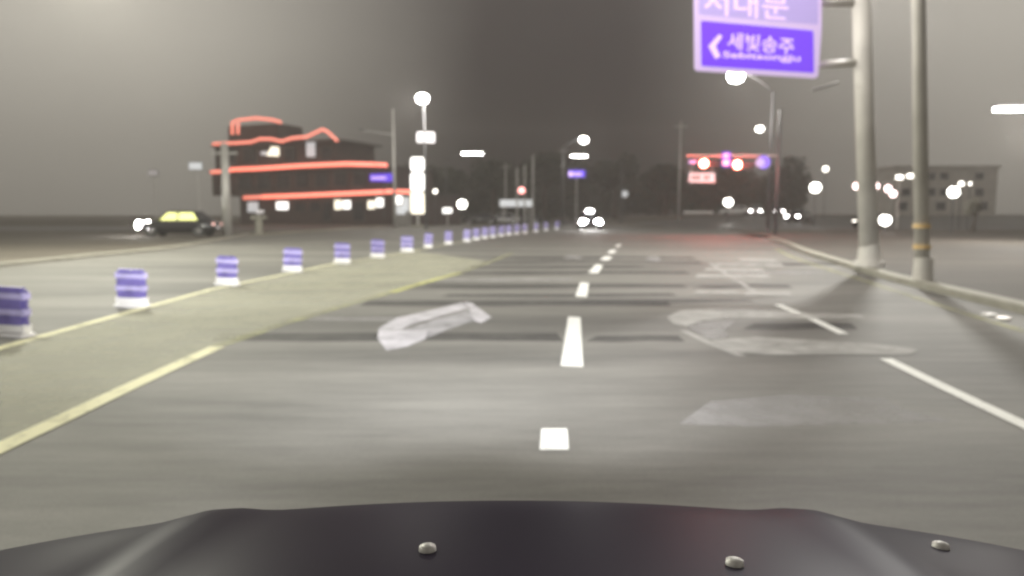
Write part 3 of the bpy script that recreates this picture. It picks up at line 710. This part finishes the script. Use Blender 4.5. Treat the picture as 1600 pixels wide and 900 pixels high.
# lit kiosk beside the pylon
o_ = Vector((at(626, 340, 80).x, 80, 0)); t = thing('lit_kiosk', 'small white lit kiosk beside the pylon sign', 'kiosk', o_)
a, b = lp(614, 334, 80, o_), lp(640, 306, 80, o_)
G().box(((a.x + b.x) / 2, .8, b.z / 2), (b.x - a.x, 1.6, b.z), 0, .05).build('wall', 'wall_grey', t)
for x0, x1, y0, y1, m in ((616, 628, 304, 319, 'lit_white'), (617, 633, 321, 335, 'lit_dim'), (630, 639, 308, 330, 'lit_dim')):
    a2, b2 = lp(x0, y1, 80, o_), lp(x1, y0, 80, o_)
    G().box(((a2.x + b2.x) / 2, -.04, (a2.z + b2.z) / 2), (b2.x - a2.x, .1, b2.z - a2.z), 0, .02).build('lit_panel', m, t)
G().box((.1, .6, b.z + .08), (b.x - a.x + .5, 2.4, .14), 0, .03).build('roof', 'roof', t)

# a board with face and frame on posts
def board(px0, px1, py0, py1, Y, label, face, name='sign_board', cat='sign', posts=1, postmat='steel', post_px=None, z_to=0, th=.12, extra=None):
    a, b = at(px0, py1, Y), at(px1, py0, Y); cx = (a.x + b.x) / 2; zg = gz(cx, Y)
    t = thing(name, label, cat, (cx, Y, zg))
    w_, h_ = b.x - a.x, b.z - a.z; zc = (a.z + b.z) / 2 - zg
    G().box((0, 0, zc), (w_ + .1, th, h_ + .1), 0, .02).build('frame', 'dark_steel', t)
    G().box((0, -th / 2 - .01, zc), (w_, .03, h_), 0, .01).build('face', face, t)
    xs = [0] if posts == 1 else [-w_ * .4, w_ * .4]
    if posts == 0:
        xs = []
        for s in (-1, 1): G().cyl((s * w_ * .4, .05, zc), (s * w_ * .4, .05, zc + h_ * 1.2), .03, .03, 8).build('hanger', postmat, t)
    if post_px is not None: xs = [at(post_px, 300, Y).x - cx]
    for x in xs: G().cyl((x, th / 2 + .08, 0), (x, th / 2 + .08, zc + h_ * .3), .08, .07, 10).build('post', postmat, t)
    if extra: extra(t, w_, h_, zc, th)
    return t
board(652, 679, 207, 223, 66, 'pale grey two part board on the tall lamp pole above the pylon sign', 'sign_white', post_px=665, extra=lambda t, w_, h_, zc, th: G().box((-w_ * .28, -th / 2 - .04, zc - h_ * .25), (w_ * .35, .03, h_ * .4), 0, .01).build('sub_plate', 'lit_dim', t))
board(781, 832, 312, 323, 88, 'wide pale board on posts beside the small red light', 'lit_dim', posts=2)
board(692, 706, 325, 333, 84, 'small white lit box sign low between the pylon and globe lamp', 'lit_white')
board(888, 914, 266, 277, 96, 'small glowing blue board with lilac lettering over the road ahead', 'lit_blue', extra=lambda t, w_, h_, zc, th: [G().box((-w_ * .40 + k * w_ * .15, -th / 2 - .04, zc - h_ * .05), (w_ * (.16 if k == 0 else .11), .03, h_ * (.7 if k == 0 else .4)), 0, .01).build('letter_block', 'lit_lilac', t) for k in range(5)])
board(296, 316, 254, 265, 60, 'small pale board left of the neon building on a thin post', 'lit_dim')
board(232, 247, 266, 274, 66, 'faint grey board standing alone far left of the neon building', 'sign_white')
board(1076, 1117, 270, 285, 43, 'white street name board hanging under the left red signal', 'sign_white', posts=0, th=.08,
      extra=lambda t, w_, h_, zc, th: [G().box((-w_ * .36 + k * w_ * .12, -th / 2 - .03, zc), (w_ * .08, .012, h_ * .5)).build('letter_block', 'wall_grey', t) for k in (0, 1, 2, 4, 5)])
board(960, 1002, 345, 348, 110, 'low pale guard board beyond the junction right of the taxi', 'wall_grey', posts=2)

# low white barriers on the rising side road
for x0, x1, y, Y, lb in ((1135, 1165, 332, 110, 'white barrier rail left of the queueing cars'), (1232, 1262, 333, 118, 'pale barrier rail behind the queueing cars'), (1068, 1114, 341, 100, 'long pale barrier rail at the left end of the side road')):
    a, b = at(x0, y, Y), at(x1, y, Y); zg = gz((a.x + b.x) / 2, Y)
    t = thing('barrier_rail', lb, 'barrier', ((a.x + b.x) / 2, Y, zg), 0, 'barrier rails on the side road')
    hh = max(.5, a.z - zg); G().box((0, 0, hh), (b.x - a.x, .08, .3), 0, .02).build('rail', 'white_band', t)
    for s in (-1, 0, 1): G().box((s * (b.x - a.x) * .45, .06, hh / 2), (.1, .08, hh)).build('post', 'steel', t)

# ================================================================ TRAFFIC SIGNALS
def signal_head(t, x, y, z, red=True, k=1.0, lens='red_lens', n=4, lit=0):
    h = G().box((x, y, z), (1.35 * k, .3, .42 * k), 0, .06).build('signal_head', 'housing', t)
    for i in range(n):
        cx = x - .5 * k + i * .333 * k
        G().cyl((cx, y - .15, z), (cx, y - .19, z), .13 * k, .12 * k, 14).build('lens', lens if (i == lit and red) else 'win_dark', h)
        G().tube([(cx + .15 * k * math.cos(a), y - .2, z + .15 * k * math.sin(a)) for a in [PI * q / 8 for q in range(9)]], .02).build('visor', 'housing', h)
SYG = 42.0
o_ = Vector((at(1211, 390, SYG).x, SYG, .126)); t = thing('traffic_signal_mast', 'signal mast over the right lanes with two glowing red lights', 'traffic signal', o_)
zarm = at(1120, 246, SYG).z + .1 - .126
G().cyl((0, 0, 0), (0, 0, at(1211, 175, SYG).z), .10, .08, 12).build('pole', 'dark_steel', t, smooth=True)
G().cyl((0, 0, zarm), (at(1072, 246, SYG).x - o_.x, 0, zarm), .06, .05, 8).build('arm', 'steel', t)
for px, py in ((1098, 256), (1150, 258)):
    q = at(px, py, SYG) - o_
    h = G().box((q.x + .32, -.1, q.z), (1.25, .26, .40), 0, .06).build('signal_head', 'housing', t)
    for i in range(4):
        cx = q.x + i * .31 - .12 + .12 * (i == 0)
        if i == 0:
            G().ell((q.x - .02, -.30, q.z), (.25, .09, .25)).build('red_lens', 'red_lens', h, smooth=True)
            G().tube([(q.x - .02 + .27 * math.cos(a), -.34, q.z + .27 * math.sin(a)) for a in [PI * w_ / 8 for w_ in range(9)]], .025).build('visor', 'housing', h)
        else:
            G().cyl((cx + .1, -.23, q.z), (cx + .1, -.26, q.z), .12, .11, 12).build('dark_lens', 'win_dark', h)
    lamp('red_glow', t, (q.x, -.55, q.z), 1000, (1, .10, .07), .1)
q = at(1135, 249, SYG - .4) - o_; pl_ = G().box((q.x, -.4, q.z), (.5, .06, .85), 0, .03).build('violet_plate', 'sign_violet', t)
G().cyl((q.x - .05, -.45, q.z + .2), (q.x - .05, -.47, q.z + .2), .15, .15, 14).box((q.x - .04, -.45, q.z - .2), (.36, .03, .3)).build('symbol', 'sign_white', pl_)
q = at(1082, 253, SYG - .4) - o_; pl_ = G().box((q.x, -.4, q.z), (.45, .05, .2), 0, .02).build('violet_plate', 'sign_lav', t)
q = at(1190, 254, SYG - .4) - o_; pl_ = G().cyl((q.x + .1, -.40, q.z + .02), (q.x + .1, -.46, q.z + .02), .38, .38, 20).build('round_plate', 'sign_violet', t)
G().cyl((q.x - .12, -.47, q.z - .02), (q.x - .12, -.50, q.z - .02), .26, .26, 16).build('symbol', 'sign_lav', pl_)
# far signals behind the sign pole
o_ = Vector((at(1400, 370, 64).x, 64, gz(at(1400, 370, 64).x, 64))); t = thing('traffic_signal_mast', 'far signal mast with a row of small red lights behind the pale sign pole', 'traffic signal', o_)
zt_ = at(1350, 291, 64).z - o_.z
G().cyl((0, 0, 0), (0, 0, zt_ + .5), .1, .08, 10).build('pole', 'steel', t); G().cyl((0, 0, zt_ + .35), (at(1326, 291, 64).x - o_.x, 0, zt_ + .35), .05, .05, 8).build('arm', 'steel', t)
for px, py in ((1336, 291), (1366, 291), (1385, 295), (1393, 303)):
    q = at(px, py, 64) - o_; h = G().box((q.x + .1, -.1, q.z), (.7, .26, .5), 0, .05).build('signal_head', 'housing', t)
    G().ell((q.x, -.28, q.z), (.32, .1, .30)).build('red_lens', 'red_core', h, smooth=True)
lamp('red_glow', t, (at(1350, 291, 64).x - o_.x, -.7, zt_), 160, (1, .2, .1), .1)
# signal on the pole cluster left of the road
o_ = Vector((at(824, 352, 86).x, 86, 0)); t = thing('traffic_signal_mast', 'three thin poles with one small red light beyond the median', 'traffic signal', o_)
for px, py in ((808, 262), (820, 258), (833, 242)):
    q = at(px, py, 86) - o_; G().cyl((q.x, (px - 820) * .02, 0), (q.x, (px - 820) * .02, q.z), .11, .09, 10).build('pole', 'steel', t)
q = at(815, 299, 86) - o_; h = G().box((q.x + .1, -.3, q.z), (1.0, .3, 1.2), 0, .06).build('signal_head', 'housing', t)
G().ell((q.x, -.5, q.z + .1), (.42, .1, .4)).build('red_lens', 'red_small', h, smooth=True)

# ================================================================ UTILITY POLES, SMALL STREET FURNITURE
def upole(px, py_top, Y, label, r, arm=None, m='steel'):
    p = at(px, py_top, Y); z0 = gz(p.x, Y); t = thing('utility_pole', label, 'pole', (p.x, Y, z0), 0, 'utility poles')
    G().cyl((0, 0, 0), (0, 0, p.z - z0), r * 1.15, r * .85, 12).build('pole', m, t, smooth=True)
    if arm:
        a = at(*arm, Y) - Vector((p.x, Y, z0)); G().cyl((0, 0, a.z - .5 if a.x < 0 else a.z), (a.x, 0, a.z), .05, .04, 8).build('arm', 'steel', t)
        G().box((a.x, 0, a.z), (.5, .2, .12), 0, .03).build('arm_end', 'dark_steel', t)
    else:
        G().box((0, 0, p.z - z0 - .6), (1.6, .1, .1)).build('crossarm', m, t)
    return t
upole(350, 224, 44, 'thick grey utility pole standing in front of the neon building', .25, m='steel')
upole(614, 170, 70, 'thin utility pole with a side arm left of the pylon sign', .14, arm=(565, 203))
upole(790, 255, 110, 'thin pole left of the three pole cluster', .12)
upole(1064, 190, 90, 'faint thin pole between the road ahead and the red signals', .12)
upole(880, 230, 120, 'faint thin pole left of the bar lamp over the road ahead', .14)
# parking meter like post
o_ = gnd(405, 365); t = thing('post_box', 'short grey post with a wider cap by the far kerb', 'post', (o_.x, o_.y, 0))
k = o_.y / FPX
G().cyl((0, 0, 0), (0, 0, 22 * k), 6 * k, 5 * k, 12).build('post', 'kerb', t); G().box((0, 0, 25 * k), (24 * k, .3, 5 * k), 0, .03).build('shelf', 'kerb', t)
G().box((.1, 0, 34 * k), (12 * k, .2, 5 * k), 0, .03).build('cap', 'sign_white', t); G().cyl((0, 0, 26 * k), (0, 0, 34 * k), .05, .05, 8).build('neck', 'steel', t)
# two reflective studs on the gutter
for x, y, lb in ((1546, 494, 'larger white road stud in the right gutter'), (1567, 500, 'smaller white road stud in the right gutter')):
    p = gnd(x, y); t = thing('road_stud', lb, 'road stud', (p.x, p.y, .005), 0, 'road studs')
    G().box((0, 0, .015), (.14, .12, .03), 0, .01).build('body', 'white_band', t); G().box((0, -.062, .018), (.1, .008, .018)).build('reflector', 'white_band', t)

# small pale tree under the lamp at the right, and far trees
def crown(g, c, rad, n, leaf=.18):
    for _ in range(n):
        while True:
            v = Vector((random.uniform(-1, 1), random.uniform(-1, 1), random.uniform(-1, 1)))
            if .15 < v.length < 1: break
        p = Vector((c[0] + v.x * rad[0], c[1] + v.y * rad[1], c[2] + v.z * rad[2]))
        a = Vector((random.gauss(0, 1), random.gauss(0, 1), random.gauss(0, 1))).normalized(); b = a.orthogonal().normalized()
        s_ = leaf * random.uniform(.5, 1.2)
        g.add([p - a * s_, p + b * s_ * .5, p + a * s_, p - b * s_ * .5], [(0, 1, 2, 3)])
def tree(x, y, h, r, label, n=1500, leaf=.2, m='leaf'):
    z0 = gz(x, y); t = thing('street_tree', label, 'tree', (x, y, z0), 0, 'trees along the junction')
    g = G().cyl((0, 0, 0), (.1, 0, h * .55), r * .09 + .04, r * .05 + .03, 8)
    for k in range(5):
        a = k * 2 * PI / 5 + random.random(); g.cyl((.1, 0, h * (.4 + .03 * k)), (r * .6 * math.cos(a), r * .6 * math.sin(a), h * .78), .05, .02, 6)
    g.build('trunk', 'bark', t)
    g = G()
    for k in range(9):
        a = random.random() * 2 * PI; q = random.random() * .6
        crown(g, (r * q * math.cos(a), r * q * math.sin(a), h * (.62 + .3 * random.random())), (r * .45, r * .45, h * .16), n // 9, leaf)
    g.build('crown', m, t)
    return t
M['leaf_pale'] = mat('pale_leaves', (0.20, 0.19, 0.15), .7, var=.3, scale=.8)
q = at(1507, 350, 52); tree(q.x, 51, 2.4, .9, 'small pale tree with spreading top under the right lamps', 900, .12, 'leaf_pale')
for px, Y, h, r, lb in ((700, 128, 9, 5, 'dark tree behind the globe lamp right of the pylon'), (770, 135, 11, 6, 'dark tree behind the three pole cluster, left side'), (850, 140, 13, 6, 'tallest dark tree left of the road ahead'),
                        (960, 138, 11, 6, 'dark tree right of the oncoming taxi'), (1040, 130, 9, 5, 'dark tree left of the red signals')):
    tree(at(px, 340, Y).x, Y, h, r, lb, 2600, .5)
g = G()
for k in range(70):
    x = -52 + k * 1.7 + random.uniform(-1, 1); y = 165 + random.uniform(-5, 5); h = random.uniform(8, 15)
    crown(g, (x, y, h * .5 + gz(x, y)), (3.4, 3, h * .5), 380, .9)
g.build('far_woods', 'leaf', kind='stuff', label='dark far woods along the horizon behind the junction', category='woods')

# building far right with a few lit windows
o_ = Vector((at(1470, 340, 100).x, 104, 0)); bz = gz(o_.x, 104); o_.z = bz
t = thing('apartment_building', 'dim low building at the far right with small lit windows', 'building', o_)
a, b = at(1398, 262, 104) - o_, at(1560, 262, 104) - o_
G().box(((a.x + b.x) / 2, 5, a.z / 2), (b.x - a.x, 10, a.z)).build('wall', 'wall_pale', t)
G().box(((a.x + b.x) / 2, 5, a.z + .15), (b.x - a.x + .6, 10.6, .3)).build('roof', 'wall_pale', t)
for x, y, w_, h_, m in ((1405, 277, 11, 6, 'lamp_small'), (1423, 275, 12, 6, 'lamp_small'), (1436, 287, 10, 6, 'lit_cream'), (1373, 276, 0, 0, None), (1455, 275, 11, 9, 'win_dark'), (1475, 275, 11, 9, 'win_dark'), (1530, 275, 11, 9, 'win_dark'),
                        (1455, 300, 11, 10, 'win_dark'), (1475, 300, 11, 10, 'win_dark'), (1530, 300, 11, 10, 'win_dark'), (1415, 300, 11, 10, 'win_dark'), (1410, 322, 13, 11, 'win_dark'), (1440, 322, 13, 11, 'win_dark'), (1470, 322, 13, 11, 'win_dark'), (1535, 322, 13, 11, 'win_dark')):
    if not m: continue
    q = at(x, y, 104) - o_; k = 104 / FPX
    f = G().box((q.x, -.02, q.z), (w_ * k + .15, .12, h_ * k + .15)).build('window', 'dark_steel', t); G().box((q.x, -.09, q.z), (w_ * k, .06, h_ * k)).build('pane', m, f)

# ================================================================ HAZE
g = G().box((0, 110, 14.5), (440, 280, 33)); hz = g.build('haze', 'kerb'); hz['kind'] = 'stuff'; hz.data.materials.clear()
hm = bpy.data.materials.new('haze'); hm.use_nodes = True; n_ = hm.node_tree; n_.nodes.clear()
ho = n_.nodes.new('ShaderNodeOutputMaterial'); pv_ = n_.nodes.new('ShaderNodeVolumePrincipled')
pv_.inputs['Density'].default_value = .0012; pv_.inputs['Color'].default_value = (.92, .88, .85, 1); pv_.inputs['Anisotropy'].default_value = .35
n_.links.new(pv_.outputs[0], ho.inputs['Volume']); hz.data.materials.append(hm); hz.display_type = 'WIRE'
